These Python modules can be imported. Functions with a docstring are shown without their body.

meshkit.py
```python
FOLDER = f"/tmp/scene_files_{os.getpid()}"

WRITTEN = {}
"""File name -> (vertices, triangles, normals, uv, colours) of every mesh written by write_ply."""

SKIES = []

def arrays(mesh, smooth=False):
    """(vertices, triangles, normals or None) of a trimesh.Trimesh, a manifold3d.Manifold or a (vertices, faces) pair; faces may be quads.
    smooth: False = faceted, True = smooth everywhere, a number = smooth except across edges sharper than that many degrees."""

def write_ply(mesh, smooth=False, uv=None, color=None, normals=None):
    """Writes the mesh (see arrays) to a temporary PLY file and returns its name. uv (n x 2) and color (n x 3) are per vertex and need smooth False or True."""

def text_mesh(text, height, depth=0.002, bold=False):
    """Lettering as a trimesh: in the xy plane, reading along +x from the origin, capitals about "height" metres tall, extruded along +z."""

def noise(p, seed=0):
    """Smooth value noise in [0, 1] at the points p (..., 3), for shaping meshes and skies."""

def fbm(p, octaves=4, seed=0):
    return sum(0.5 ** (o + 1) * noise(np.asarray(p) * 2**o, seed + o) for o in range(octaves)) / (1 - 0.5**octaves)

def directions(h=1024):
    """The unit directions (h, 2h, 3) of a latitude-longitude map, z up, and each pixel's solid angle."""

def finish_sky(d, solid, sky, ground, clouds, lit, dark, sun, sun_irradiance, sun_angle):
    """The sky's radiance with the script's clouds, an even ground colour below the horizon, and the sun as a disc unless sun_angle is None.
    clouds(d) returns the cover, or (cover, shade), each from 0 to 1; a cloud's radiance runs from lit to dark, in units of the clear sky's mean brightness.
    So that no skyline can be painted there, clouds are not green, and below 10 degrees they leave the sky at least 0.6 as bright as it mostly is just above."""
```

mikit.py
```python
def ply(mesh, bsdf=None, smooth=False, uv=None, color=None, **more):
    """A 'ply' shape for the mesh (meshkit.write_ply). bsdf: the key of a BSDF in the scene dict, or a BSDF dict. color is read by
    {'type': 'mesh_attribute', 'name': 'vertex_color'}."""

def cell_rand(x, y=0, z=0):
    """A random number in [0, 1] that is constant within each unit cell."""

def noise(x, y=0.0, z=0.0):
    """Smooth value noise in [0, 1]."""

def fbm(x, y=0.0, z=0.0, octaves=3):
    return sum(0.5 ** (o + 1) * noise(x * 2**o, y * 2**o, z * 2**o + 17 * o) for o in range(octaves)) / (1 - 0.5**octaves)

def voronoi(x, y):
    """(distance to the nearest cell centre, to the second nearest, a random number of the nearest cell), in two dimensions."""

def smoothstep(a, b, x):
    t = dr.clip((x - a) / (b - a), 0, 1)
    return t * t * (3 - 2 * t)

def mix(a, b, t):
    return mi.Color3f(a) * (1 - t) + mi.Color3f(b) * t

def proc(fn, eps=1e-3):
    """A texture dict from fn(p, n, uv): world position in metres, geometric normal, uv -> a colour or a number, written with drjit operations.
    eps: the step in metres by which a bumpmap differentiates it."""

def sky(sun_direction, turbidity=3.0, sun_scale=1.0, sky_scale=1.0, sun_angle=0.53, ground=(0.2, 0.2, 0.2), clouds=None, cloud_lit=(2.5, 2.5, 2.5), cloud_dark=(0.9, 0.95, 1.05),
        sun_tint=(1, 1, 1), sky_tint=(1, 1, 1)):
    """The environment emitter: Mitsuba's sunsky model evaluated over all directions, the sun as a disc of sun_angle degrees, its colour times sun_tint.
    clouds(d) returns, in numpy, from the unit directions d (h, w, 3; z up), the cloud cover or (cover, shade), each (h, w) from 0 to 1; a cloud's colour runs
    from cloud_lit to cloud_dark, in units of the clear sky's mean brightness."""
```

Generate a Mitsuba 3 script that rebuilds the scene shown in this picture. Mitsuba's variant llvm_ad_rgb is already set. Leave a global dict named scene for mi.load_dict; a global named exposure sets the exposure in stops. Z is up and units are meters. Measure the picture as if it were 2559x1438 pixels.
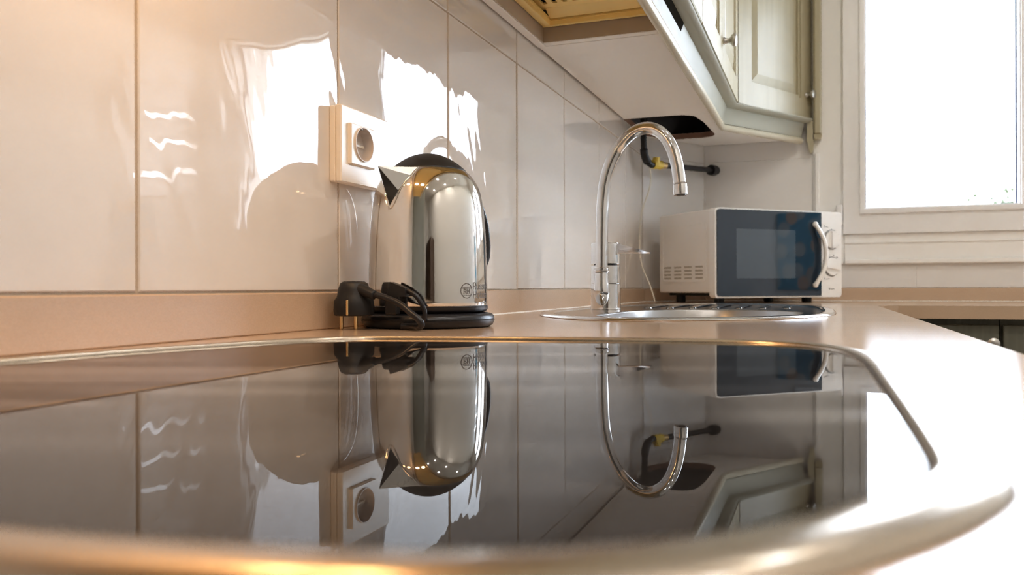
import math, random
import numpy as np, trimesh, mitsuba as mi, mikit, meshkit
import drjit as dr
import shapely.geometry as sg
import manifold3d as m3
from mikit import proc, noise, fbm, smoothstep, mix
random.seed(4); rng = np.random.default_rng(4)
T = mi.ScalarTransform4f
scene, labels = {}, {}

# ---------------------------------------------------------------- camera
F, CX, CY = 2050.0, 1279.5, 719.0
eye = np.array([.48, 0, .942])
yaw = math.atan((2050 - CX) / F)
fwd = np.array([-math.sin(yaw), math.cos(yaw), 0.0001]); fwd /= np.linalg.norm(fwd)
right0 = np.array([math.cos(yaw), math.sin(yaw), 0.]); up0 = np.cross(right0, fwd)
right = right0 * math.cos(.003) - up0 * math.sin(.003); up = np.cross(right, fwd)
scene['camera'] = {'type': 'thinlens', 'fov': math.degrees(2 * math.atan(CX / F)), 'fov_axis': 'x', 'near_clip': .01, 'far_clip': 200.,
                   'aperture_radius': .0016, 'focus_distance': 1.05,
                   'to_world': T().look_at(origin=eye.tolist(), target=(eye + fwd).tolist(), up=up.tolist())}
# ---------------------------------------------------------------- light
scene['sky'] = mikit.sky((.2, -.75, .9), turbidity=4, sun_scale=0.0, sky_scale=40.0, ground=(.5, .5, .48),
                         clouds=lambda d: np.ones(d.shape[:2]), cloud_lit=(2.4, 2.75, 3.2), cloud_dark=(2.0, 2.1, 2.3))
LAMP = np.array([1.0, .93, .85]) * 270          # ceiling downlights
HOOD = np.array([1.0, .58, .27]) * 82           # warm lamps of the cooker hood
exposure = 0.1

# ---------------------------------------------------------------- materials
def rgb(*c): return {'type': 'rgb', 'value': [float(x) for x in c]}
def mat(name, d):
    d = dict(d); scene[name] = d; return name
def prin(name, col, rough=.5, **k):
    c = col if isinstance(col, dict) else rgb(*col)
    return mat(name, {'type': 'twosided', 'b': {'type': 'principled', 'base_color': c, 'roughness': rough, **k}})
def bump(name, inner, fn, scale, eps=1e-3):
    return mat(name, {'type': 'twosided', 'b': {'type': 'bumpmap', 'arbitrary': proc(fn, eps), 'scale': scale, 'bsdf': inner}})

def tile_h(p, n, uv):
    u, v = p.y + .8 * p.x, p.z
    a = fbm(u * 13, v * 9, p.x * 9, 2)
    d1 = u * .85 + v * .35; d2 = v * .85 - u * .35
    b = noise(d1 * 95, d2 * 17, 3.3)
    c = noise(u * 130, v * 14, 8.1)
    return a * .55 + b * .06 + c * .009
def tile_col(p, n, uv):
    k = fbm(p.y * 6 + p.x * 5, p.z * 6, 1.7, 2)
    return mix((.725, .675, .63), (.78, .735, .69), k)
bump('m_tile', {'type': 'plastic', 'diffuse_reflectance': proc(tile_col), 'int_ior': 1.52}, tile_h, .0021)
def tile_h2(p, n, uv): return fbm(p.x * 11 + p.y * 7, p.z * 9, 2.2, 2)
bump('m_tile_plain', {'type': 'roughplastic', 'diffuse_reflectance': rgb(.74, .72, .70), 'alpha': .12}, tile_h2, .0012)
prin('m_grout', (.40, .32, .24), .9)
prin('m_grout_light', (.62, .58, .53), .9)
prin('m_white_paint', (.82, .82, .81), .45, specular=.4)
prin('m_pvc', (.85, .86, .875), .25, specular=.5)
prin('m_gasket', (.08, .09, .14), .5)
mat('m_glass', {'type': 'thindielectric', 'int_ior': 1.5})
def stone(p, n, uv):
    s = noise(p.x * 900, p.y * 900, p.z * 900)
    l = fbm(p.x * 9, p.y * 9, p.z * 9, 2)
    return mix((.47, .325, .215), (.57, .41, .285), .55 * l + .45 * s)
mat('m_stone', {'type': 'twosided', 'b': {'type': 'roughplastic', 'diffuse_reflectance': proc(stone), 'alpha': .035, 'int_ior': 1.5}})
mat('m_stone_edge', {'type': 'twosided', 'b': {'type': 'roughplastic', 'diffuse_reflectance': proc(stone), 'alpha': .16, 'int_ior': 1.5}})
prin('m_sealant', (.75, .72, .68), .35)
def smear(p, n, uv):
    u = p.x * .94 + p.y * .35; v = p.y * .94 - p.x * .35
    k = fbm(u * 5, v * 34, 1.1, 2); q = fbm(u * 3 + 5, v * 7, 4.2, 2)
    return .07 * smoothstep(.45, .75, k) * smoothstep(.35, .65, q)
mat('m_hob_glass', {'type': 'twosided', 'b': {'type': 'blendbsdf', 'weight': proc(smear),
    'a': {'type': 'plastic', 'diffuse_reflectance': rgb(.010, .009, .009), 'int_ior': 1.36, 'specular_reflectance': rgb(.74, .725, .71)},
    'b': {'type': 'roughplastic', 'diffuse_reflectance': rgb(.16, .14, .125), 'alpha': .12, 'int_ior': 1.4}}})
def steel_n(p, n, uv): return .17 + .10 * fbm(p.x * 60, p.y * 500, p.z * 60, 2)
mat('m_steel', {'type': 'twosided', 'b': {'type': 'principled', 'base_color': rgb(.50, .42, .335), 'metallic': 1.0, 'roughness': .22}})
mat('m_sink', {'type': 'twosided', 'b': {'type': 'principled', 'base_color': rgb(.52, .51, .50), 'metallic': 1.0, 'roughness': .10}})
mat('m_bowl', {'type': 'twosided', 'b': {'type': 'principled', 'base_color': rgb(.36, .35, .34), 'metallic': 1.0, 'roughness': .30}})
mat('m_chrome', {'type': 'twosided', 'b': {'type': 'principled', 'base_color': rgb(.79, .79, .80), 'metallic': 1.0, 'roughness': .05}})
mat('m_kettle', {'type': 'twosided', 'b': {'type': 'principled', 'base_color': rgb(.80, .785, .76), 'metallic': 1.0, 'roughness': .045}})
mat('m_brass', {'type': 'twosided', 'b': {'type': 'principled', 'base_color': rgb(.85, .62, .32), 'metallic': 1.0, 'roughness': .25}})
mat('m_pewter', {'type': 'twosided', 'b': {'type': 'principled', 'base_color': rgb(.50, .48, .45), 'metallic': 1.0, 'roughness': .28}})
prin('m_black', (.009, .009, .011), .30, specular=.3)
prin('m_black_soft', (.010, .0095, .010), .45, specular=.25)
prin('m_print', (.06, .05, .045), .5)
prin('m_socket', (.82, .77, .70), .3, specular=.5)
prin('m_well', (.62, .56, .52), .4)
def sage(p, n, uv):
    s = fbm(p.x * 60 + p.y * 60, p.z * 7, 3.1, 2)
    return mix((.335, .295, .19), (.385, .345, .23), s)
prin('m_sage', proc(sage), .38, specular=.5, clearcoat=.5, clearcoat_gloss=.8)
def brush_h(p, n, uv): return noise(p.y * 110 + p.z * 160, p.z * 40, p.x * 20)
bump('m_sage_gloss', {'type': 'principled', 'base_color': rgb(.36, .355, .29), 'roughness': .42, 'specular': .25}, brush_h, .0011)
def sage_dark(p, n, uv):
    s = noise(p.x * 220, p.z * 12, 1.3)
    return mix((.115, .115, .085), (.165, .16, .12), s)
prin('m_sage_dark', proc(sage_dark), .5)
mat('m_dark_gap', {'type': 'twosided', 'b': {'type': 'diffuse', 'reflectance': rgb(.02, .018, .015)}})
prin('m_bead', (.55, .51, .40), .24, specular=.5)
prin('m_board', (.88, .86, .83), .45, specular=.3)
prin('m_board_raw', (.22, .12, .08), .8)
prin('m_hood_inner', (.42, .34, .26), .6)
prin('m_yellow', (.95, .72, .30), .5, specular=.3)
prin('m_mw_white', (.82, .805, .775), .35, specular=.5)
prin('m_mw_front', (.86, .86, .85), .3, specular=.5)
mat('m_mw_glass', {'type': 'twosided', 'b': {'type': 'plastic', 'diffuse_reflectance': rgb(.012, .022, .035), 'int_ior': 1.5}})
mat('m_mw_mesh', {'type': 'twosided', 'b': {'type': 'plastic', 'diffuse_reflectance': rgb(.055, .075, .095), 'int_ior': 1.5}})
prin('m_vent', (.36, .32, .26), .7)
prin('m_grey_line', (.22, .22, .22), .5)
prin('m_cable', (.75, .72, .62), .5)
prin('m_valve', (.70, .50, .05), .4)
prin('m_plaster', (.78, .755, .72), .8)
prin('m_ceiling', (.84, .82, .79), .8)
prin('m_floor', (.20, .17, .15), .4)
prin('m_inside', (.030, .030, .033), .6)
prin('m_door_dark', (.06, .035, .022), .4)
def towel(p, n, uv):
    a, b, c = mikit.voronoi(p.y * 16, p.z * 12)
    return mix((.05, .20, .30), mix((.55, .28, .10), (.30, .45, .50), c), smoothstep(.45, .30, a))
prin('m_towel', proc(towel), .8)
prin('m_leaf', (.030, .040, .012), .6)
prin('m_bark', (.25, .2, .15), .9)
prin('m_ground', (.42, .42, .36), .9)

# ---------------------------------------------------------------- mesh helpers
def cat(ms): return trimesh.util.concatenate([as_tm(m) for m in ms])
def as_tm(m):
    if hasattr(m, 'to_mesh'):
        q = m.to_mesh(); return trimesh.Trimesh(q.vert_properties[:, :3], q.tri_verts, process=False)
    return m
def box(x0, x1, y0, y1, z0, z1, b=0.):
    if b <= 0:
        m = trimesh.creation.box(extents=(x1 - x0, y1 - y0, z1 - z0)); m.apply_translation(((x0 + x1) / 2, (y0 + y1) / 2, (z0 + z1) / 2)); return m
    lo, hi = np.array([x0, y0, z0]), np.array([x1, y1, z1])
    pts = []
    for s in np.ndindex(2, 2, 2):
        c = np.where(np.array(s) == 0, lo, hi); sg_ = np.where(np.array(s) == 0, 1, -1)
        for k in range(3):
            q = c + sg_ * b; q[k] = c[k]; pts.append(q)
    return trimesh.convex.convex_hull(np.array(pts))
def hull(pts): return trimesh.convex.convex_hull(np.array(pts, float))
def solid(m):
    m = as_tm(m); return m3.Manifold(m3.Mesh(np.asarray(m.vertices, np.float32), np.asarray(m.faces, np.uint32)))
def mbox(x0, x1, y0, y1, z0, z1): return m3.Manifold.cube((x1 - x0, y1 - y0, z1 - z0)).translate((x0, y0, z0))
def prism(poly, z0, z1):
    p = sg.Polygon(poly) if isinstance(poly, list) else poly
    if hasattr(p, 'geoms'): return cat([prism(g, z0, z1) for g in p.geoms])
    m = trimesh.creation.extrude_polygon(p, z1 - z0, engine='earcut'); m.apply_translation((0, 0, z0)); return m
def lathe(prof, n=64, c=(0, 0)):
    m = trimesh.creation.revolve(np.array(prof, float), sections=n); m.apply_translation((c[0], c[1], 0)); return m
def spline(pts, n, closed=False):
    from scipy.interpolate import splprep, splev
    p = np.array(pts, float)
    if closed: p = np.vstack([p, p[:1]])
    tck, _ = splprep(p.T, s=0, k=min(3, len(p) - 1), per=closed)
    u = np.linspace(0, 1, n, endpoint=not closed)
    return np.array(splev(u, tck)).T
def tube(path, r, n=16, flat=None):
    P = np.array(path, float); R = np.broadcast_to(r, len(P))
    t = np.gradient(P, axis=0); t /= np.linalg.norm(t, axis=1, keepdims=True)
    a = np.cross(t[0], [0, 0, 1] if abs(t[0][2]) < .9 else [0, 1, 0]); a /= np.linalg.norm(a)
    V = []; ang = np.arange(n) / n * 2 * np.pi
    for i in range(len(P)):
        a = a - t[i] * (a @ t[i]); a /= np.linalg.norm(a); b = np.cross(t[i], a)
        ra, rb = (R[i], R[i]) if flat is None else (R[i] * flat[0], R[i] * flat[1])
        V.append(P[i] + np.outer(np.cos(ang) * ra, a) + np.outer(np.sin(ang) * rb, b))
    V = np.vstack(V + [P[:1], P[-1:]]); fs = []
    for i in range(len(P) - 1):
        for k in range(n):
            q = [i * n + k, i * n + (k + 1) % n, (i + 1) * n + (k + 1) % n, (i + 1) * n + k]
            fs += [[q[0], q[1], q[2]], [q[0], q[2], q[3]]]
    c0, c1, L = len(P) * n, len(P) * n + 1, (len(P) - 1) * n
    for k in range(n):
        fs += [[c0, (k + 1) % n, k], [c1, L + k, L + (k + 1) % n]]
    m = trimesh.Trimesh(V, fs, process=False); m.fix_normals(); return m
def cyl(p0, p1, r, n=24): return tube([p0, (np.array(p0) + np.array(p1)) / 2, p1], r, n)
def path_profile(path, prof, closed=False, wide=None):
    """A profile of (offset to the right of the walking direction, z) swept along a level path with mitred corners."""
    P = np.array(path, float); n = len(P); V = []
    for i in range(n):
        a = P[i] - P[i - 1] if (closed or i > 0) else P[1] - P[0]
        b = P[(i + 1) % n] - P[i] if (closed or i < n - 1) else P[-1] - P[-2]
        a, b = a / np.linalg.norm(a), b / np.linalg.norm(b)
        na, nb = np.array([a[1], -a[0]]), np.array([b[1], -b[0]])
        m = na + nb; m = m / np.linalg.norm(m); m = m / max(.3, m @ na)
        f = 1. if wide is None else wide(m / np.linalg.norm(m))
        for d, z in prof: V.append([P[i][0] + m[0] * d * f, P[i][1] + m[1] * d * f, z])
    k = len(prof); fs = []
    for i in range(n if closed else n - 1):
        j = (i + 1) % n
        for q in range(k):
            w = (q + 1) % k
            fs += [[i * k + q, j * k + q, j * k + w], [i * k + q, j * k + w, i * k + w]]
    if not closed:
        tri = trimesh.creation.triangulate_polygon(sg.Polygon(prof), engine='earcut')
        pv, pf = tri
        idx = [int(np.argmin(np.linalg.norm(np.array(prof) - v, axis=1))) for v in pv]
        for f in pf:
            fs.append([idx[f[0]], idx[f[1]], idx[f[2]]]); fs.append([(n - 1) * k + idx[f[2]], (n - 1) * k + idx[f[1]], (n - 1) * k + idx[f[0]]])
    m = trimesh.Trimesh(np.array(V), fs, process=False); m.fix_normals(); return m
def frame(m, o, ex, ey):
    """local (x, y, z) -> o + x ex + y ey + z up"""
    M = np.eye(4); M[:3, 0] = [*ex, 0]; M[:3, 1] = [*ey, 0]; M[:3, 2] = [0, 0, 1]; M[:3, 3] = o
    m = as_tm(m).copy(); m.apply_transform(M); return m
def numbered(k):
    if k not in scene: return k
    i = 1
    while f'{k}_{i:03d}' in scene: i += 1
    return f'{k}_{i:03d}'
def obj(key, mesh, m, smooth=False, **lab):
    key = numbered(key); scene[key] = mikit.ply(as_tm(mesh), m, smooth)
    if lab: labels[key] = lab
    return key
def thing(key, label, category, group=None):
    labels[key] = {'label': label, 'category': category}
    if group: labels[key]['group'] = group
    return key
def struct(key, mesh, m, label=None):
    k = obj(key, mesh, m); labels[k] = {'kind': 'structure', 'label': label or key.replace('_', ' '), 'category': key.split('_')[0]}; return k

# ---------------------------------------------------------------- the room
Z0, YB, XR, YR, HC = .90, 2.58, 1.75, -2.6, 2.42
DIAG = (np.array([0, 2.345]), np.array([.146, YB]))
struct('wall_left', box(-.12, -.0015, YR, 2.36, 0, HC), 'm_grout', 'white tiled wall running along the left side behind the worktop')
struct('wall_corner', prism([(-.12, 2.36), (-.0015, 2.346), (.145, YB + .0015), (.145, YB + .1), (-.12, YB + .1)], 0, HC), 'm_grout_light', 'narrow slanted tiled wall across the far corner behind the black pipe')
WX0, WX1, WZ0, WZ1 = .57, 1.635, 1.125, 1.90
struct('wall_back', mbox(.145, XR + .1, YB + .0015, YB + .12, 0, HC) - mbox(WX0, WX1, 2, 3, WZ0, WZ1), 'm_white_paint', 'white back wall with the window')
struct('wall_right', mbox(XR, XR + .12, YR, YB + .12, 0, HC) - mbox(XR - 1, XR + 1, 2.19, 2.52, 1.32, 1.70), 'm_plaster', 'cream wall to the right, out of the picture')
struct('wall_rear', box(-.12, XR + .12, YR - .12, YR, 0, HC), 'm_plaster', 'cream wall behind the camera')
struct('floor', box(-.12, XR + .12, YR - .12, YB + .12, -.1, 0), 'm_floor', 'beige floor')
struct('ceiling', box(-.12, XR + .12, YR - .12, YB + .12, HC, HC + .1), 'm_ceiling', 'pale ceiling with downlights')
struct('door_1', box(.42, 1.25, YR, YR + .03, 0, 2.05, .004), 'm_door_dark', 'dark brown door behind the camera')
ZT = [.938, 1.3225, 1.7075, 2.0925, HC]
def tiles(holder, o, ex, ey, cuts, rows, m, t=.0015, tilt={}):
    g, c = (.0015, .0012) if m == 'm_tile' else (.0007, .0006)
    for j in range(len(rows) - 1):
        for i in range(len(cuts) - 1):
            a, b, z0, z1 = cuts[i] + g, cuts[i + 1] - g, rows[j] + g, rows[j + 1] - g
            if b - a < .004: continue
            v = [(a, 0, z0), (b, 0, z0), (b, 0, z1), (a, 0, z1), (a, t * .3, z0), (b, t * .3, z0), (b, t * .3, z1), (a, t * .3, z1),
                 (a + c, t, z0 + c), (b - c, t, z0 + c), (b - c, t, z1 - c), (a + c, t, z1 - c)]
            dt = tilt.get((i, j), 0)
            v = [(x, y + (dt * (1 if x > (a + b) / 2 else -1) if y > t / 2 else 0), z) for x, y, z in v]
            obj(holder + '__tile', frame(hull(v), o, ex, ey), m)
yc = [.478 + .275 * k for k in range(-4, 8)]
tiles('wall_left', (-.0015, 0, 0), (0, 1), (1, 0), [y for y in yc if y < 2.3] + [2.345], ZT[:3], 'm_tile', tilt={(6, 0): -.0009, (5, 0): .0002, (4, 0): .0002, (7, 0): -.0004})
dv = (DIAG[1] - DIAG[0]); dl = np.linalg.norm(dv); dv /= dl; dn = np.array([dv[1], -dv[0]])
tiles('wall_corner', (*(DIAG[0] - dn * .0015), 0), tuple(dv), tuple(dn), [.002, dl - .002], ZT[:3], 'm_tile_plain')
tiles('wall_back', (0, YB + .0015, 0), (1, 0), (0, -1), [.148, .459], ZT[:3], 'm_tile_plain')
tiles('wall_back', (0, YB + .0015, 0), (1, 0), (0, -1), [.459 + .275 * k for k in range(6)], [.938, 1.006], 'm_tile_plain')
# trims round the window
struct('trim_1', box(.461, .545, YB - .008, YB + .0015, 1.007, HC, .002), 'm_white_paint', 'white upright board between the wall cabinets and the window')
struct('trim_2', box(.466, .478, YB - .016, YB - .008, 1.007, 1.335, .002), 'm_white_paint', 'thin white strip under the wooden bracket')
struct('trim_3', cat([box(.545, XR - .002, YB - .010, YB + .0015, 1.020, 1.094, .002), box(.545, XR - .002, YB - .018, YB + .0015, 1.006, 1.021, .003), box(.545, XR - .002, YB - .014, YB - .009, 1.066, 1.071, .001)]), 'm_white_paint', 'white board with a lip below the window')
obj('trim_1__end_block', box(.523, .541, YB - .035, YB - .008, 1.12, 1.178, .003), 'm_pvc')

# window in the back wall
def window_frame():
    f = mbox(.543, 1.66, YB - .022, YB + .05, 1.094, 1.93)
    for a, b in ((.603, .985), (1.150, 1.605)):
        f -= mbox(a, b, 2, 3, 1.167, 1.872)
    return f
struct('window_1', window_frame(), 'm_pvc', 'white plastic window with bright daylight behind its panes')
for a, b in ((.603, .985), (1.150, 1.605)):
    z0, z1 = 1.167, 1.872
    bead = mbox(a - .016, b + .016, YB - .030, YB - .021, z0 - .016, z1 + .016) - mbox(a - .004, b + .004, 2, 3, z0 - .004, z1 + .004)
    obj('window_1__glazing_bead', bead, 'm_pvc')
    obj('window_1__gasket', mbox(a - .001, b + .001, YB + .010, YB + .024, z0 - .001, z1 + .001) - mbox(a + .0035, b - .0035, 2, 3, z0 + .0035, z1 - .0035), 'm_gasket')
    pane = trimesh.Trimesh([(a, YB + .017, z0), (b, YB + .017, z0), (b, YB + .017, z1), (a, YB + .017, z1)], [[0, 1, 2], [0, 2, 3]], process=False)
    obj('window_1__pane', pane, 'm_glass')
# louvred window in the right wall
struct('window_2', mbox(XR - .015, XR + .06, 2.15, 2.56, 1.28, 1.74) - mbox(XR - 1, XR + 1, 2.20, 2.51, 1.33, 1.69), 'm_pvc', 'small white louvred window in the right wall, out of the picture')
for z0, z1 in ((1.33, 1.352), (1.372, 1.468), (1.488, 1.584), (1.602, 1.69)):
    obj('window_2__slat', box(XR + .012, XR + .024, 2.20, 2.51, z0, z1, .002), 'm_pvc')
obj('kitchen_towel', box(XR - .012, XR - .003, 2.08, 2.30, .93, 1.25, .003), 'm_towel', label='blue patterned towel hanging on the right wall, out of the picture', category='towel')

# ---------------------------------------------------------------- worktop
def rounded_poly(pts, it=3):
    P = np.array(pts, float)
    for _ in range(it):
        Q = np.roll(P, -1, 0); P = np.stack([.75 * P + .25 * Q, .25 * P + .75 * Q], 1).reshape(-1, 2)
    return P
hob = [(.085, .302), (.099, .397), (.139, .525), (.205, .545), (.27, .558), (.397, .576), (.455, .571), (.486, .535), (.499, .461), (.5005, .323), (.501, .209), (.5, .184), (.492, .166), (.483, .15), (.466, .127), (.45, .115), (.439, .108), (.413, .1), (.389, .095), (.36, .0915), (.25, .088), (.16, .10), (.105, .14), (.082, .2), (.081, .26)]
hob = rounded_poly([(.48 + 1.0526 * (x - .48), 1.0526 * y) for x, y in hob], 2)
sinkp = spline([(.080, 1.185), (.135, 1.075), (.224, 1.000), (.310, 1.012), (.408, 1.080), (.482, 1.215), (.503, 1.42), (.487, 1.674), (.390, 1.900), (.249, 1.985), (.140, 1.87), (.072, 1.660), (.055, 1.42)], 140, True)
cp = sg.Polygon([(0, -.6), (.597, -.6), (.597, 1.945), (.612, 1.978), (.64, 1.985), (XR, 1.985), (XR, YB), (.146, YB), (0, 2.345)])
bowl = sg.Polygon(spline([(.20, 1.10), (.30, 1.06), (.41, 1.12), (.455, 1.28), (.42, 1.45), (.30, 1.50), (.20, 1.43), (.175, 1.26)], 60, True))
thing('countertop', 'glossy beige stone worktop running along the tiled wall and round the corner under the window', 'countertop')
ct = cp.difference(bowl.buffer(.004))
obj('countertop__slab', prism(ct, Z0 - .028, Z0), 'm_stone')
for a, b, n in (((0, -.6), (0, 2.345), 'left'), ((0, 2.345), (.146, YB), 'corner'), ((.146, YB), (XR - .001, YB), 'back')):
    a, b = np.array(a), np.array(b); d = b - a; L = np.linalg.norm(d); d /= L; q = np.array([d[1], -d[0]])
    obj('countertop__upstand', frame(box(-.002 if n != 'left' else 0, L + (.0 if n == 'back' else .003), 0, .008, 0, .0378, .0012), (*a, Z0), d, q), 'm_stone_edge')
obj('countertop__sealant', path_profile([(.008, .95), (.008, 2.34), (.15, 2.572), (XR - .01, 2.572)], [(0, Z0), (.003, Z0), (.002, Z0 + .0009), (.0005, Z0 + .0018), (0, Z0 + .0018)]), 'm_sealant', label='thin pale bead of sealant along the wall')

# ---------------------------------------------------------------- hob
thing('hob', 'black glass hob in a rounded steel rim, filling the foreground', 'hob')
hp = hob[::-1] if sg.Polygon(hob).exterior.is_ccw is False else hob
obj('hob__glass', prism(sg.Polygon(hp).buffer(.0015), Z0 + .0004, Z0 + .002), 'm_hob_glass')
rimp = [(0, Z0 + .0003), (.0006, Z0 + .0022), (.0022, Z0 + .0036), (.0042, Z0 + .0042), (.0090, Z0 + .0044), (.0125, Z0 + .0040), (.0150, Z0 + .0030), (.0168, Z0 + .0018), (.0175, Z0 + .0003)]
obj('hob__rim', path_profile(hp, rimp, True, lambda m: 1 - .62 * min(1, max(0, -m[0]) ** .7 + .75 * max(0, m[1]))), 'm_steel', 40, label='brushed steel rim')

# ---------------------------------------------------------------- kettle
kc = np.array([.081, .803])
cam2 = (eye[:2] - kc); cam2 /= np.linalg.norm(cam2); base_az = math.atan2(cam2[1], cam2[0])
def kpt(deg, r, z): a = base_az + math.radians(deg); return (kc[0] + r * math.cos(a), kc[1] + r * math.sin(a), z)
thing('kettle', 'polished steel kettle with black lid standing on its black base', 'kettle')
kprof = [(.0, .9215), (.0632, .9215), (.0640, .9235), (.0640, .945), (.0633, .975), (.0625, .998), (.0611, 1.018), (.0588, 1.037), (.0560, 1.0475), (.0520, 1.0560), (.0470, 1.0630), (.0408, 1.0682), (.036, 1.0700), (0, 1.0705)]
kp = spline([p for p in kprof[2:13]], 50)
obj('kettle__body', lathe([(0, .9215), (.0630, .9215)] + [tuple(p) for p in kp] + [(0, 1.0700)], 128, kc), 'm_kettle', 35)
obj('kettle__bottom_band', lathe([(0, .9160), (.0600, .9160), (.0632, .9172), (.0645, .9195), (.0646, .9225), (.0636, .9236), (0, .9236)], 96, kc), 'm_black', 40, label='black plastic band under the steel body')
obj('kettle__lid', lathe([(0, 1.0665), (.0414, 1.0672), (.0410, 1.0690)] + [(r, 1.0690 + .0186 * (1 - (r / .0410) ** 2.1)) for r in np.linspace(.0400, .001, 24)] + [(0, 1.0876)], 96, kc), 'm_black_soft', 40, label='black domed lid')
sp = -40
beak_pts = [kpt(sp, .0610, 1.0265), kpt(sp + 9, .0592, 1.0420), kpt(sp - 9, .0592, 1.0420), kpt(sp, .0780, 1.0650), kpt(sp, .0768, 1.0636), kpt(sp + 27, .0425, 1.0672), kpt(sp - 27, .0425, 1.0672), kpt(sp, .030, 1.0674), kpt(sp + 19, .0512, 1.058), kpt(sp - 19, .0512, 1.058)]
obj('kettle__spout', hull(beak_pts), 'm_kettle', False, label='pointed pouring spout')
lip = [kpt(sp + 27, .0425, 1.0676), kpt(sp + 18, .0530, 1.0545), kpt(sp + 9, .0588, 1.039), kpt(sp + 3, .0608, 1.0255), kpt(sp, .0612, 1.0235), kpt(sp - 3, .0608, 1.0255), kpt(sp - 9, .0588, 1.039), kpt(sp - 18, .0530, 1.0545), kpt(sp - 27, .0425, 1.0676)]
obj('kettle__spout_seam', tube(spline(lip, 40), .0007, 8), 'm_kettle', True)
hd = [kpt(140, r, z) for r, z in ((.036, 1.070), (.058, 1.062), (.080, 1.044), (.0945, 1.020), (.0998, .995), (.0970, .975), (.085, .964), (.060, .960))]
obj('kettle__handle', tube(spline(hd, 48), .0085, 20, (1.25, .85)), 'm_black', True, label='black loop handle on the far side')
def wrap(mesh, deg0, z0, r):
    m = mesh.subdivide_to_size(.0012); v = m.vertices.copy()
    a = base_az + math.radians(deg0) + v[:, 0] / r; rr = r + v[:, 2]
    m.vertices = np.stack([kc[0] + rr * np.cos(a), kc[1] + rr * np.sin(a), z0 + v[:, 1]], 1); return m
RK = .0636
for tx, z in (('Russell', .9402), ('Hobbs', .9308)):
    t = meshkit.text_mesh(tx, .0074, .0006); t.vertices[:, 0] *= .95
    obj('kettle__lettering', wrap(t, 45.5, z, RK + .0001), 'm_print')
ang = np.linspace(0, 2 * np.pi, 48, endpoint=False)
rg = sg.Point(0, 0).buffer(.0079, 24).difference(sg.Point(0, 0).buffer(.0071, 24))
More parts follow.
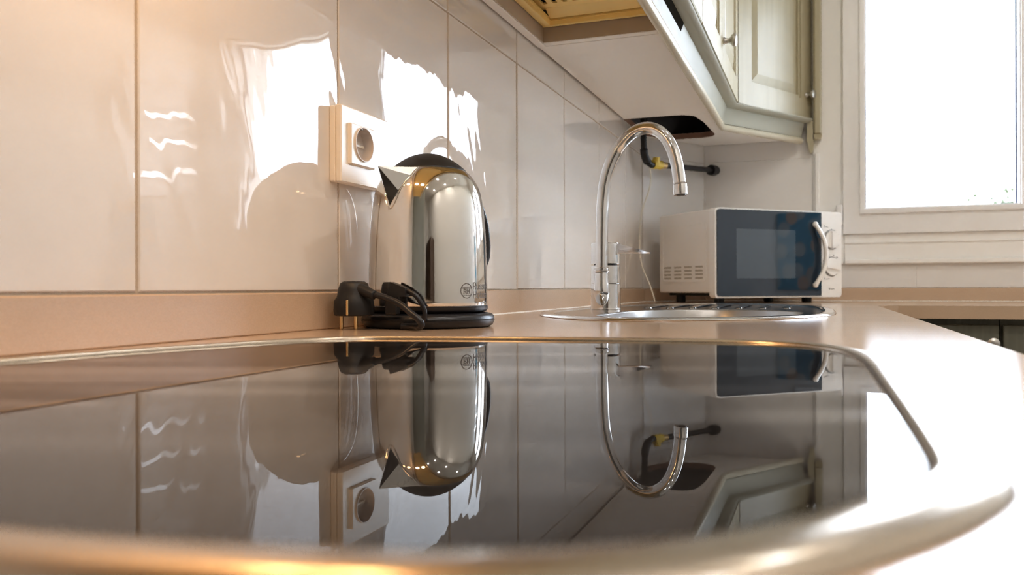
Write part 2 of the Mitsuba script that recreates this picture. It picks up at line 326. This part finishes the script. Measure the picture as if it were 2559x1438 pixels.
bars = [sg.box(-.0062, .0034, .0062, .0040), sg.box(-.0064, .0022, .0064, .0027), sg.box(-.0064, -.0036, .0064, -.0031), sg.box(-.0056, -.0050, .0056, -.0045)]
em = [trimesh.creation.extrude_polygon(g, .0006, engine='earcut') for g in [rg] + bars]
t = meshkit.text_mesh('RH', .0046, .0006, True); t.vertices[:, :2] -= (t.bounds[0, :2] + t.bounds[1, :2]) / 2; t.vertices[:, 1] -= .0005
obj('kettle__emblem', wrap(cat(em + [t]), 37.8, .9388, RK + .0001), 'm_print', label='round dark emblem')

thing('kettle_stand', 'round black power base under the kettle with its coiled cord and plug', 'kettle stand')
obj('kettle_stand__plate', lathe([(0, .9001), (.0660, .9001), (.0700, .9025), (.0717, .9065), (.0719, .9082), (.0712, .9084), (.0712, .9090), (.0719, .9092), (.0712, .9118), (.0690, .9142), (.0640, .9154), (.055, .9158), (0, .9158)], 96, kc), 'm_black', 40)
# plug: a drum with two pins standing on the worktop
pc = np.array([.0375, .722])
obj('kettle_stand__plug', lathe([(0, .9140), (.0180, .9140), (.0200, .9150), (.0206, .920), (.0200, .9290), (.0170, .9335), (.0160, .940), (.0140, .9465), (.0105, .9488), (0, .9492)], 40, pc), 'm_black_soft', 40)
pl = 'kettle_stand__plug'
for (x, y) in ((.0262, .7165), (.0412, .7195)):
    obj(pl + '__pin', lathe([(0, .9002), (.0014, .9002), (.0020, .9016), (.0020, .9145), (0, .9145)], 16, (x, y)), 'm_brass', 40, label='brass pin')
obj(pl + '__earth_clip', box(.0405, .0430, .7015, .7035, .9150, .9300, .0004), 'm_brass', label='brass earth strip')
obj(pl + '__cord_grip', tube(spline([(.038, .719, .9420), (.048, .717, .9405), (.058, .715, .9375), (.066, .714, .9345)], 12), np.linspace(.0075, .0046, 12), 16), 'm_black_soft', True)
cord = spline([(.058, .7155, .9358), (.070, .7140, .9346), (.0845, .7130, .9305), (.0980, .7120, .9245), (.1085, .7110, .9170), (.1165, .7110, .9110), (.1190, .7118, .9066), (.1168, .7135, .9045), (.1105, .7180, .9040), (.100, .7255, .9040), (.088, .7275, .9040)], 90)
obj('kettle_stand__cord', tube(cord, .0032, 14), 'm_black', True)
cord2 = spline([(.088, .727, .9400), (.096, .7275, .9388), (.104, .728, .9345), (.1095, .729, .9272), (.1130, .7298, .9195), (.1125, .7303, .9120), (.106, .7298, .9055), (.098, .7285, .9036)], 60)
obj('kettle_stand__cord', tube(cord2, .0025, 12), 'm_black', True)
obj('kettle_stand__cord_clip', cat([hull([(.0735, .722, .9325), (.0785, .722, .9480), (.0955, .722, .9420), (.0960, .722, .9335), (.0735, .731, .9325), (.0785, .731, .9480), (.0955, .731, .9420), (.0960, .731, .9335)]), box(.0725, .0855, .7225, .7310, .9155, .9345, .001)]), 'm_black_soft', label='black cord clip')

# ---------------------------------------------------------------- wall socket
thing('power_socket', 'white square wall socket on the tiles behind the kettle', 'socket')
sy0, sy1, sz0, sz1 = .735, .833, 1.0535, 1.133
obj('power_socket__mounting_box', box(.0002, .0072, sy0, sy1, sz0, sz1, .0012), 'm_socket')
cut = lathe([(0, -.05), (.0185, -.05), (.0185, .05), (0, .05)], 48); cut.apply_transform(trimesh.transformations.rotation_matrix(math.pi / 2, (0, 1, 0))); cut.apply_translation((0, .7725, 1.0965))
obj('power_socket__cover_plate', solid(box(.0080, .0150, sy0 - .0005, sy1 + .0005, sz0 - .001, sz1 + .001, .0014)) - solid(cut), 'm_socket')
obj('power_socket__insert', solid(box(.0140, .0190, .7480, .7975, 1.073, 1.1165, .0010)) - solid(cut), 'm_socket')
well = lathe([(0, 0), (.0185, 0), (.0185, .0135), (.0177, .0135), (.0177, .0010), (0, .0010)], 48); well.apply_transform(trimesh.transformations.rotation_matrix(math.pi / 2, (0, 1, 0))); well.apply_translation((.0074, .7725, 1.0965))
obj('power_socket__well', well, 'm_well', 40)
obj('power_socket__well__ridge', box(.0086, .0110, .7575, .7875, 1.0955, 1.0975), 'm_socket')
for z in (1.1135, 1.0795): obj('power_socket__earth_contact', box(.0090, .0180, .7705, .7745, z - .0006, z + .0006), 'm_pewter')

# ---------------------------------------------------------------- sink and tap
sp2 = sg.Polygon(sinkp)
thing('sink', 'oval stainless steel sink with drainer set into the worktop', 'sink')
SK = sinkp if sp2.exterior.is_ccw else sinkp[::-1]
def ring_at(poly, d, n=140):
    p = sg.Polygon(poly).buffer(-d).exterior; return np.array([p.interpolate(i / n, normalized=True).coords[0] for i in range(n)])
obj('sink__rim', path_profile(SK, [(-.022, Z0 + .0004), (0, Z0 + .0003), (.0006, Z0 + .0012), (-.001, Z0 + .0028), (-.004, Z0 + .0040), (-.012, Z0 + .0044), (-.018, Z0 + .0032), (-.022, Z0 + .0018)], True), 'm_chrome', 50, label='polished raised rim')
inner = sg.Polygon(SK).buffer(-.020)
obj('sink__deck', prism(inner.difference(bowl), Z0 + .0004, Z0 + .0020), 'm_sink')
bp = np.array(bowl.exterior.coords)[:-1]; cb = bp.mean(0)
rows = [(1.03, .0019), (1.0, .0019), (.985, 0), (.95, -.03), (.93, -.12), (.88, -.145), (.7, -.152), (.1, -.155)]
Vb = np.vstack([np.c_[cb + (bp - cb) * s, np.full(len(bp), Z0 + z)] for s, z in rows] + [[[*cb, Z0 - .155]]]); nb = len(bp); fb = []
for i in range(len(rows) - 1):
    for k in range(nb):
        a, b, c, d = i * nb + k, i * nb + (k + 1) % nb, (i + 1) * nb + (k + 1) % nb, (i + 1) * nb + k
        fb += [[a, b, c], [a, c, d]]
for k in range(nb): fb.append([(len(rows) - 1) * nb + k, (len(rows) - 1) * nb + (k + 1) % nb, len(rows) * nb])
obj('sink__bowl', trimesh.Trimesh(Vb, fb, process=False), 'm_bowl', True)
for k in range(7):
    x = .17 + .042 * k; y1 = 1.86 - .9 * (x - .25) ** 2 * 6 if x > .25 else 1.86 - (.25 - x) * .9
    obj('sink__drainer_rib', tube(spline([(x, 1.56, Z0 + .0022), (x, 1.60, Z0 + .0034), (x, (1.6 + y1) / 2, Z0 + .0040), (x, y1 - .03, Z0 + .0034), (x, y1, Z0 + .0022)], 14), .0045, 8, (1.6, .45)), 'm_sink', True)

thing('faucet', 'chrome kitchen tap with a high curved spout and side lever standing on the sink', 'faucet')
fb_, Zs = (.1195, 1.437), Z0 + .0022
obj('faucet__body', lathe([(0, Zs), (.0272, Zs), (.0274, Zs + .002), (.0264, Zs + .004), (.0262, .9475), (.0256, .9480), (.0256, .9488), (.0260, .9495), (.0260, .9805), (.0235, .9812), (0, .9812)], 56, fb_), 'm_chrome', 35)
obj('faucet__lever_head', lathe([(0, .9840), (.0256, .9840), (.0260, .9850), (.0260, 1.0195), (.0245, 1.0215), (0, 1.0225)], 56, fb_), 'm_chrome', 35)
obj('faucet__neck_ring', lathe([(0, .9806), (.0205, .9806), (.0205, .9846), (0, .9846)], 40, fb_), 'm_black', 35)
obj('faucet__lever_head__lever', hull([(.125, 1.428, 1.0205), (.125, 1.446, 1.0205), (.138, 1.427, 1.0215), (.138, 1.447, 1.0215), (.200, 1.430, 1.0035), (.200, 1.442, 1.0035), (.2005, 1.4305, 1.0005), (.2005, 1.4415, 1.0005), (.142, 1.429, 1.0085), (.142, 1.445, 1.0085), (.125, 1.428, 1.0030), (.125, 1.446, 1.0030)]), 'm_chrome', False, label='flat lever')
sx, sy = .1195, 1.408
boss = [(sx, sy + .012, .912), (sx, sy + .004, .920), (sx, sy, .935), (sx, sy, .955), (sx, sy, .9700)]
obj('faucet__spout_socket', tube(spline(boss, 24), np.interp(np.linspace(0, 1, 24), [0, .15, .4, .7, 1], [.004, .011, .0145, .0125, .0112]), 24), 'm_chrome', True)
obj('faucet__spout_ring', lathe([(0, .9690), (.0128, .9690), (.0134, .9700), (.0134, .9718), (.0124, .9724), (.0124, .9738), (.0134, .9744), (.0134, .9764), (.0122, .9775), (0, .9775)], 40, (sx, sy)), 'm_chrome', 35)
arch = [(sx, .968), (sx + .0003, 1.02), (.1212, 1.075), (.1240, 1.112), (.1320, 1.148), (.1475, 1.1815), (.1656, 1.2025), (.1835, 1.2140), (.2000, 1.2170), (.2172, 1.2122), (.2323, 1.1990), (.2435, 1.1790), (.2508, 1.1555), (.2548, 1.1320), (.2564, 1.1165)]
obj('faucet__spout', tube([(x, sy, z) for x, z in spline(arch, 90)], .01075, 32), 'm_chrome', True)
obj('faucet__spout__aerator', tube([(.2563, sy, 1.1175), (.2565, sy, 1.1165), (.2570, sy, 1.110), (.2576, sy, 1.1000), (.2577, sy, 1.0990)], [.0102, .0118, .0121, .0121, .0112], 32), 'm_chrome', 35)
obj('faucet__spout__outlet', tube([(.25765, sy, 1.0995), (.2577, sy, 1.0988), (.2577, sy, 1.0984)], .0096, 24), 'm_black', 35)

# ---------------------------------------------------------------- microwave
MO = (.234, 2.117, Z0); mex = np.array([.303, .281]); MW = float(np.linalg.norm(mex)); mex /= MW; mey = np.array([-mex[1], mex[0]])
def ml(m): return frame(m, MO, mex, mey)
def front(poly, y0, y1):
    """an outline in (x, z) of the microwave's front, from depth y0 to y1"""
    m = trimesh.creation.extrude_polygon(poly, y1 - y0, engine='earcut'); v = m.vertices.copy()
    m.vertices = np.stack([v[:, 0], y1 - v[:, 2], v[:, 1]], 1); return ml(m)
def rbox(x0, z0, x1, z1, r): return sg.box(x0 + r, z0 + r, x1 - r, z1 - r).buffer(r, 8) if r > 0 else sg.box(x0, z0, x1, z1)
thing('microwave', 'white microwave oven with dark glass door and two dials in the far corner', 'microwave')
obj('microwave__body', ml(box(.004, MW - .004, .024, .268, .0265, .2425, .003)), 'm_mw_white')
obj('microwave__front_frame', front(rbox(0, .0135, MW, .2440, .010), .004, .028), 'm_mw_front', 40)
obj('microwave__door', front(rbox(.0045, .0180, .3395, .2400, .008).union(sg.box(.10, .0180, .3395, .2400)), 0.000, .006), 'm_mw_glass', 40, label='dark glossy glass door')
obj('microwave__door__viewing_window', front(rbox(.0625, .0640, .252, .1910, .003), -.0004, .002), 'm_mw_mesh', label='greyer see-through panel of the door')
hp_ = spline([(.3140, -.006, .2080), (.3215, -.012, .192), (.3345, -.015, .166), (.3405, -.016, .138), (.3405, -.016, .112), (.3345, -.015, .088), (.3225, -.012, .064), (.3140, -.006, .0465)], 40)
hs = [tube(hp_, .0078, 16, (1.0, .75)), trimesh.creation.icosphere(2, .0074), trimesh.creation.icosphere(2, .0074)]
hs[1].apply_translation(hp_[0]); hs[2].apply_translation(hp_[-1])
hs += [cyl((.3150, .001, .2065), (.3150, -.008, .2065), .0045, 12), cyl((.3150, .001, .0480), (.3150, -.008, .0480), .0045, 12)]
obj('microwave__door__handle', ml(cat(hs)), 'm_mw_front', True, label='curved white handle')
for k, zc in enumerate((.1690, .0965)):
    c = sg.Point(.3775, zc)
    obj('microwave__dial_ring', front(c.buffer(.0272, 24).difference(c.buffer(.0258, 24)), .0030, .006), 'm_grey_line')
    d = 'microwave__dial' if k == 0 else 'microwave__dial_001'
    obj(d, front(c.buffer(.0240, 32), -.0015, .006), 'm_mw_front', 30)
    obj(d + '__rim_line', front(c.buffer(.0246, 32).difference(c.buffer(.0240, 32)), .0005, .006), 'm_grey_line')
    g = sg.box(-.0065, -.0225, .0065, .0225)
    from shapely import affinity
    g = affinity.translate(affinity.rotate(g, 0 if k == 0 else 84, origin=(0, 0)), .3775, zc)
    obj(d + '__grip', front(g, -.0075, -.0010), 'm_mw_front', label='raised grip bar')
marks = []
for a in (-62, -38, -12, 14, 38): marks.append(sg.Point(.3775 + .0315 * math.sin(math.radians(a)), .0965 + .0315 * math.cos(math.radians(a))).buffer(.0012 if a < 0 else .0018, 6))
for a in range(-150, 160, 30): marks.append(sg.Point(.3775 + .0290 * math.sin(math.radians(a)), .1690 + .0290 * math.cos(math.radians(a))).buffer(.0006, 6))
marks += [sg.box(.3535, .2015, .3550, .2065), sg.box(.3580, .2020, .3660, .2034), sg.box(.3535, .0605, .3550, .0655), sg.box(.3600, .0620, .3720, .0634)]
marks += [sg.box(.3685, .0335, .3720, .0380), sg.box(.3730, .0350, .3880, .0366)]
for g in marks: obj('microwave__printed_mark', front(g, .0032, .006), 'm_grey_line')
bx = (.2432, .1933, .1454, .0957)
for r in range(4):
    for c in range(4):
        y1 = bx[c]; z1 = .0975 - .0098 * r
        obj('microwave__vent_slot', ml(box(.0033, .0060, y1 - .034, y1, z1 - .0048, z1, .0004)), 'm_vent')
pan = sg.Polygon([(.0457, .055), (.2500, .055), (.2500, .2100), (.0457, .2100)]).buffer(-.012).buffer(.012)
pr_ = trimesh.creation.extrude_polygon(pan.difference(pan.buffer(-.0030)), .0016, engine='earcut'); v = pr_.vertices.copy(); pr_.vertices = np.stack([.0042 - v[:, 2], v[:, 0], v[:, 1]], 1); pr_.fix_normals()
obj('microwave__side_panel', ml(pr_), 'm_mw_white', label='raised outline pressed into the side')
for x, y in ((.05, .055), (MW - .075, .055), (.05, .23), (MW - .06, .23)):
    obj('microwave__foot', ml(lathe([(0, .0), (.012, .0), (.013, .004), (.013, .0268), (0, .0268)], 20, (x, y))), 'm_black_soft', 40)
obj('microwave__underside', ml(box(.03, MW - .03, .035, .26, .0185, .0275, .002)), 'm_black_soft')

# ---------------------------------------------------------------- wall cabinets
ZU = 1.377
C0, C1 = np.array([.277, 2.25]), np.array([.4585, 2.575])          # front of the slanted corner cabinet
cdir = C1 - C0; CL = np.linalg.norm(cdir); cdir /= CL; cn = np.array([cdir[1], -cdir[0]])
def door(name, o, ex, w, z0, z1, m, fw=.058, outn=None):
    """a framed door with a raised field; local x along the door, y into the cabinet"""
    ey = -np.array(outn); P = lambda mm: frame(mm, (*o, 0), ex, ey)
    # mirrored frames turn the mesh inside out: fix after
    def put(k, mm):
        q = P(mm)
        if np.linalg.det(np.array([[ex[0], ey[0]], [ex[1], ey[1]]])) < 0: q.invert()
        return obj(k, q, m)
    fr = mbox(0, w, 0, .020, z0, z1) - mbox(fw, w - fw, -1, 1, z0 + fw, z1 - fw)
    put(name, fr)
    a, b, c, d = fw - .002, w - fw + .002, z0 + fw - .002, z1 - fw + .002
    put(name + '__panel_moulding', mbox(a, b, .0035, .012, c, d) - mbox(a + .010, b - .010, -1, 1, c + .010, d - .010))
    put(name + '__raised_panel', hull([(x, .016, z) for x in (a, b) for z in (c, d)] + [(x, .012, z) for x in (a, b) for z in (c, d)] + [(x, .002, z) for x in (a + .036, b - .036) for z in (c + .036, d - .036)]))
def knob(name, o, n, z, s=1.):
    n = np.array([*n, 0.]); o = np.array([*o, z])
    prof = [(0, 0), (.0075, 0), (.0080, .0015), (.0055, .004), (.0045, .009), (.0060, .013), (.0115, .0165), (.0130, .0195), (.0125, .0230), (.0085, .0255), (0, .0262)]
    m = lathe([(r * s, z_ * s) for r, z_ in prof], 32)
    M = trimesh.geometry.align_vectors([0, 0, 1], n); M[:3, 3] = o; m.apply_transform(M)
    obj(name, m, 'm_pewter', 40, label='round pewter knob')
thing('wall_cabinet', 'olive cream wall cabinet with two doors above the tap', 'wall cabinet')
ZC = 2.12
obj('wall_cabinet__bottom_board', box(.0045, .226, 1.4215, 2.090, ZU, ZU + .016, .0008), 'm_board')
obj('wall_cabinet__side_board', box(.0045, .2250, 1.4050, 1.4203, ZU - .001, ZC, .0006), 'm_board')
obj('wall_cabinet__top_board', box(.002, .256, 1.4205, 2.245, ZC - .016, ZC, .0006), 'm_board')
YA = 1.553
door('wall_cabinet__door', (.277, YA + .002), np.array([0., 1.]), .325, 1.432, ZC, 'm_sage', .055, (1., 0.))
door('wall_cabinet__door_001', (.277, 1.881), np.array([0., 1.]), .367, 1.432, ZC, 'm_sage', .055, (1., 0.))
knob('wall_cabinet__door_001__knob', (.277, 1.905), (1, 0), 1.498, 1.15)
thing('corner_cabinet', 'slanted corner wall cabinet with a raised panel door beside the window', 'wall cabinet')
under = sg.Polygon([(.002, 2.0905), (.226, 2.0905), (.226, 2.255), (.425, 2.575), (.1475, 2.575), (.003, 2.345)])
notch = sg.Polygon([(.003, 2.08), (.155, 2.092), (.182, 2.115), (.1935, 2.20), (.2005, 2.39), (.193, 2.418), (.160, 2.435), (.07, 2.432), (.003, 2.33)]).buffer(-.028, 12).buffer(.028, 12).union(sg.Polygon([(.003, 2.08), (.08, 2.086), (.08, 2.42), (.06, 2.42), (.003, 2.33)]))
obj('corner_cabinet__bottom_board', prism(under.difference(notch), ZU, ZU + .016), 'm_board')
obj('corner_cabinet__cut_edge', prism(notch.buffer(.0004).difference(notch.buffer(-.0006)).intersection(under.buffer(-.001)), ZU + .0003, ZU + .0157), 'm_board_raw', label='raw brown edge of the cut-out')
obj('corner_cabinet__top_board', prism([(.003, 2.250), (.256, 2.250), (.440, 2.575), (.1475, 2.575), (.003, 2.345)], ZC - .016, ZC), 'm_board')
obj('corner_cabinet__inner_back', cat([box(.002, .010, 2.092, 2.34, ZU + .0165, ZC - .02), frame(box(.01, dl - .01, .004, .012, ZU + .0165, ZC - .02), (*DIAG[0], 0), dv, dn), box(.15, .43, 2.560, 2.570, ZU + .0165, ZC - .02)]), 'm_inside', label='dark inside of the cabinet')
door('corner_cabinet__door', C0 + cdir * .003, cdir, CL - .006, 1.432, ZC, 'm_sage', .058, cn)
knob('corner_cabinet__door__knob', C0 + cdir * (CL - .030), cn, 1.502, 1.05)

# pelmet under the doors, mitred round the corner
thing('pelmet', 'olive cream moulded pelmet running under the doors of the wall cabinets', 'pelmet')
PP = [(.226, -.05), (.226, 2.255), (.4185, 2.557)]
obj('pelmet__lower_bead', path_profile(PP, [(0, 1.3735), (.001, 1.3675), (.0040, 1.3625), (.0090, 1.3600), (.0140, 1.3612), (.0178, 1.3650), (.0190, 1.3700), (.0175, 1.3752), (.0140, 1.3784), (0, 1.3790)]), 'm_bead', 50)
obj('pelmet__fascia', path_profile(PP, [(.0005, 1.3795), (.0110, 1.3795), (.0130, 1.384), (.0180, 1.404), (.0235, 1.4190), (.0235, 1.4215), (.0130, 1.4215), (.0005, 1.39)]), 'm_sage_gloss', 30)
obj('pelmet__visor_gap_shade', path_profile([(.226, -.045), (.226, 1.4995)], [(.0186, 1.4055), (.0242, 1.4192), (.0242, 1.4213), (.015, 1.4213)]), 'm_dark_gap', label='dark strip painting in the shade of the pull-out visor gap')  # near-black strip on the fascia paints in the shade of an open visor gap
obj('pelmet__upper_rail', path_profile(PP, [(.0180, 1.4215), (.0270, 1.4195), (.0370, 1.4200), (.0430, 1.4215), (.0475, 1.4245), (.0495, 1.4275), (.0480, 1.4300), (.0180, 1.4300)]), 'm_sage_gloss', 40)

# hood
thing('cooker_hood', 'cooker hood built into the cabinets with a yellowed filter above the hob', 'cooker hood')
obj('cooker_hood__back_rail', box(.0035, .0185, -.05, 1.4035, ZU - .0015, ZU + .05, .0006), 'm_board')
obj('cooker_hood__end_board', box(.0185, .226, 1.3870, 1.4035, ZU - .0005, 1.46, .0006), 'm_board')
obj('cooker_hood__inner_lining', cat([box(.0188, .0205, -.05, 1.387, ZU + .0005, 1.46), box(.0205, .226, 1.3850, 1.3868, ZU + .0005, 1.46)]), 'm_hood_inner')
obj('cooker_hood__housing', box(.002, .234, -.05, 1.403, 1.46, ZC, .001), 'm_board')
obj('cooker_hood__front_panel', box(.257, .277, -.05, YA - .001, 1.432, ZC, .002), 'm_sage')
f0 = (.0225, .224, .82, 1.3815)
def ring(i, w, z0, z1): return mbox(f0[0] + i, f0[1] - i * .4, f0[2] + i, f0[3] - i, z0, z1) - mbox(f0[0] + i + w, f0[1] - i * .4 - w, f0[2] + i + w, f0[3] - i - w, 1, 2)
fil = ring(0, .0055, 1.4030, 1.4075) + ring(0, .018, 1.4070, 1.4090)
ff = 'cooker_hood__filter'
obj(ff, fil + ring(.0085, .0085, 1.4000, 1.4135), 'm_yellow', label='yellowed plastic filter frame')
slope = hull([(x, f0[3] - .0205, 1.4105) for x in (f0[0] + .018, f0[1] - .01)] + [(x, f0[3] - .046, 1.4205) for x in (f0[0] + .018, f0[1] - .01)] + [(x, f0[3] - .0205, 1.4225) for x in (f0[0] + .018, f0[1] - .01)])
obj(ff + '__sloping_edge', slope, 'm_yellow')
pnl = mbox(f0[0] + .010, f0[1] - .01, f0[2] + .02, f0[3] - .040, 1.4205, 1.4235)
nslot = 10
for k in range(nslot):
    x = .0435 + .0172 * k
    pnl -= mbox(x, x + .0080, .86, 1.3160 + .0006 * k, 1, 2)
obj(ff + '__grille', pnl, 'm_yellow')
obj('cooker_hood__lamp_panel', box(.0225, .224, -.04, .815, 1.4045, 1.4120, .001), 'm_yellow')
for x in (.075, .170):
    obj('cooker_hood__lamp_ring', lathe([(.030, 1.4005), (.036, 1.4010), (.037, 1.4044), (.030, 1.4044)], 32, (x, .42)), 'm_pewter', 40)
    ds = lathe([(0, 1.4025), (.030, 1.4025)], 32, (x, .42))
    if ds.face_normals[:, 2].mean() > 0: ds.invert()
    kk = obj('cooker_hood__lamp', ds, 'm_pvc')
    scene[kk]['emitter'] = {'type': 'area', 'radiance': rgb(*HOOD)}
obj('cooker_hood__motor_plate', box(.0225, .224, .81, 1.384, 1.4400, 1.4450), 'm_dark_gap')

# wooden upright at the end of the cabinets
thing('end_pilaster', 'olive cream rounded wooden upright between corner cabinet and window', 'pilaster')
obj('end_pilaster__shaft', box(.4625, .4850, YB - .040, YB - .0085, 1.385, ZC, .005), 'm_sage')
obj('end_pilaster__foot', hull([(x, y, 1.3845) for x in (.4625, .4855) for y in (YB - .041, YB - .0085)] + [(x, y, 1.372) for x in (.465, .483) for y in (YB - .037, YB - .0085)]), 'm_sage')
br = sg.Polygon([(.4450, 1.425), (.4610, 1.425), (.4615, 1.372), (.4640, 1.356), (.4610, 1.338), (.4550, 1.332), (.4500, 1.340), (.4470, 1.360), (.4440, 1.368)])
bm = trimesh.creation.extrude_polygon(br.buffer(.0015).buffer(-.0015), .026, engine='earcut'); v = bm.vertices.copy(); bm.vertices = np.stack([v[:, 0], YB - .010 - v[:, 2], v[:, 1]], 1); bm.fix_normals()
obj('end_pilaster__bracket', bm, 'm_sage', 40)

# ---------------------------------------------------------------- pipe and cable in the corner
thing('gas_pipe', 'black pipe with a yellow valve running across the corner under the cabinet', 'pipe')
v1 = [(.0338, 2.20, 1.47), (.0338, 2.20, 1.40), (.0345, 2.20, 1.33), (.0380, 2.205, 1.297), (.0440, 2.215, 1.281), (.055, 2.240, 1.2775)]
obj('gas_pipe__riser', tube(spline(v1, 40), .0082, 16), 'm_black_soft', True)
obj('gas_pipe__elbow', tube(spline([(.0350, 2.20, 1.315), (.0370, 2.203, 1.297), (.0430, 2.213, 1.281)], 10), .0108, 16), 'm_black_soft', True)
A, B = np.array([.054, 2.240, 1.2785]), np.array([.1790, 2.560, 1.2975])
at = lambda s: A + (B - A) * s
obj('gas_pipe__cross_pipe', cyl(at(.15), at(.96), .0080, 18), 'm_black_soft', True)
obj('gas_pipe__end_nut', cat([cyl(at(.93), at(1.0), .0165, 8), cyl(at(.99), at(1.035), .0125, 16)]), 'm_black_soft')
obj('gas_pipe__valve', cat([cyl(at(-.02), at(.10), .0125, 12), cyl(at(.05) + [0, -.012, -.006], at(.05) + [0, -.012, .018], .0100, 14)]), 'm_valve', label='yellow valve')
obj('gas_pipe__valve__outlet', cyl(at(.09), at(.17), .0100, 12), 'm_brass')
cb_ = [(.0420, 2.225, 1.297), (.0455, 2.235, 1.262), (.0425, 2.24, 1.215), (.0300, 2.245, 1.182), (.0185, 2.25, 1.150), (.0135, 2.25, 1.110), (.0125, 2.25, 1.050), (.0175, 2.25, 1.005), (.036, 2.25, .958), (.0490, 2.252, .920), (.0530, 2.254, .9030)]
obj('thin_cable', tube(spline(cb_, 60), .0019, 10), 'm_cable', True, label='thin cream cable hanging down the corner behind the tap', category='cable')

# ---------------------------------------------------------------- base cabinets
def base_unit(x0, x1, key, label):
    thing(key, label, 'base cabinet')
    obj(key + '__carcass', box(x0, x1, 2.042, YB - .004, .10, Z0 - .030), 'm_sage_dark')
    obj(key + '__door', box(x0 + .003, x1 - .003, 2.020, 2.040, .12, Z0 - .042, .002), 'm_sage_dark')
    return key
k = base_unit(.600, .843, 'base_cabinet', 'dark olive base cabinet under the far worktop, next to the corner')
knob(k + '__door__knob', (.8255, 2.020), (0, -1), .8190, 1.0)
k = base_unit(.845, 1.40, 'base_cabinet_001', 'dark olive base cabinet under the far worktop, at the right edge of the photo')
thing('base_cabinet_002', 'dark olive base cabinet under the worktop that holds the hob', 'base cabinet')
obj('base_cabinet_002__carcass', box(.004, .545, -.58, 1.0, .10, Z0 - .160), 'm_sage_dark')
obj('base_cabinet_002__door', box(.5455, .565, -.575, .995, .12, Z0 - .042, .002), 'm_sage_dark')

thing('base_cabinet_003', 'olive base cabinet under the sink', 'base cabinet')
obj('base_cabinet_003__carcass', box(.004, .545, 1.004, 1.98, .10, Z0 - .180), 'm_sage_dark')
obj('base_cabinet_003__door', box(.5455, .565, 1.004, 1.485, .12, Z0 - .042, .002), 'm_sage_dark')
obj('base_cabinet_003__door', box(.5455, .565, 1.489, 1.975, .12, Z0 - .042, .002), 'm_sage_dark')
thing('dark_sideboard', 'dark brown sideboard behind the camera, out of the picture', 'sideboard')
obj('dark_sideboard__body', box(1.36, XR - .002, -2.3, -1.35, .06, 1.36, .004), 'm_door_dark')
obj('dark_sideboard__door', box(1.342, 1.358, -2.29, -1.83, .08, 1.34, .003), 'm_door_dark')
obj('dark_sideboard__door', box(1.342, 1.358, -1.82, -1.36, .08, 1.34, .003), 'm_door_dark')
thing('tall_cupboard', 'tall olive cupboard behind the camera, out of the picture', 'cupboard')
obj('tall_cupboard__carcass', box(.004, .58, -1.45, -.66, .08, 2.15), 'm_sage_dark')
obj('tall_cupboard__door', box(.581, .600, -1.447, -1.057, .10, 2.14, .003), 'm_sage')
obj('tall_cupboard__door', box(.581, .600, -1.053, -.663, .10, 2.14, .003), 'm_sage')

# ---------------------------------------------------------------- ceiling lamps
for i, (x, y) in enumerate(((.80, -.75), (1.40, -.75), (.80, .35), (1.40, .35), (1.10, 1.35))):
    k = f'downlight_{i:03d}' if i else 'downlight'
    thing(k, 'round recessed ceiling downlight ' + ('left behind the camera', 'right behind the camera', 'above the hob front', 'right of the hob', 'nearest the window')[i] + ', out of the picture', 'ceiling light', 'ceiling downlights')
    obj(k + '__ring', lathe([(.046, HC - .006), (.062, HC - .006), (.064, HC - .001), (.046, HC - .001)], 32, (x, y)), 'm_pvc', 40)
    ds = lathe([(0, HC - .004), (.046, HC - .004)], 32, (x, y))
    if ds.face_normals[:, 2].mean() > 0: ds.invert()
    kk = obj(k + '__lamp', ds, 'm_pvc')
    scene[kk]['emitter'] = {'type': 'area', 'radiance': rgb(*LAMP)}

# ---------------------------------------------------------------- outside
obj('garden_ground', box(-25, 30, 3.2, 45, -.6, -.5), 'm_ground', label='pale ground outside the window', category='ground')
lv = []
for _ in range(900):
    c = np.array([3.35, 14.5, 1.9]) + rng.normal(0, 1, 3) * [.32, .4, .33]
    q = rng.normal(0, 1, (2, 3)); q /= np.linalg.norm(q, axis=1, keepdims=True)
    lv.append(trimesh.Trimesh([c, c + q[0] * .07, c + (q[0] + q[1]) * .05, c + q[1] * .07], [[0, 1, 2], [0, 2, 3]], process=False))
thing('garden_tree', 'small leafy tree outside, low in the right corner of the window', 'tree')
obj('garden_tree__foliage', cat(lv), 'm_leaf'); labels['garden_tree__foliage'] = {'kind': 'stuff', 'label': 'pale green leaves'}
obj('garden_tree__trunk', tube(spline([(3.4, 14.5, -.5), (3.38, 14.5, .5), (3.36, 14.5, 1.3), (3.35, 14.5, 1.9)], 10), .05, 10), 'm_bark', True)
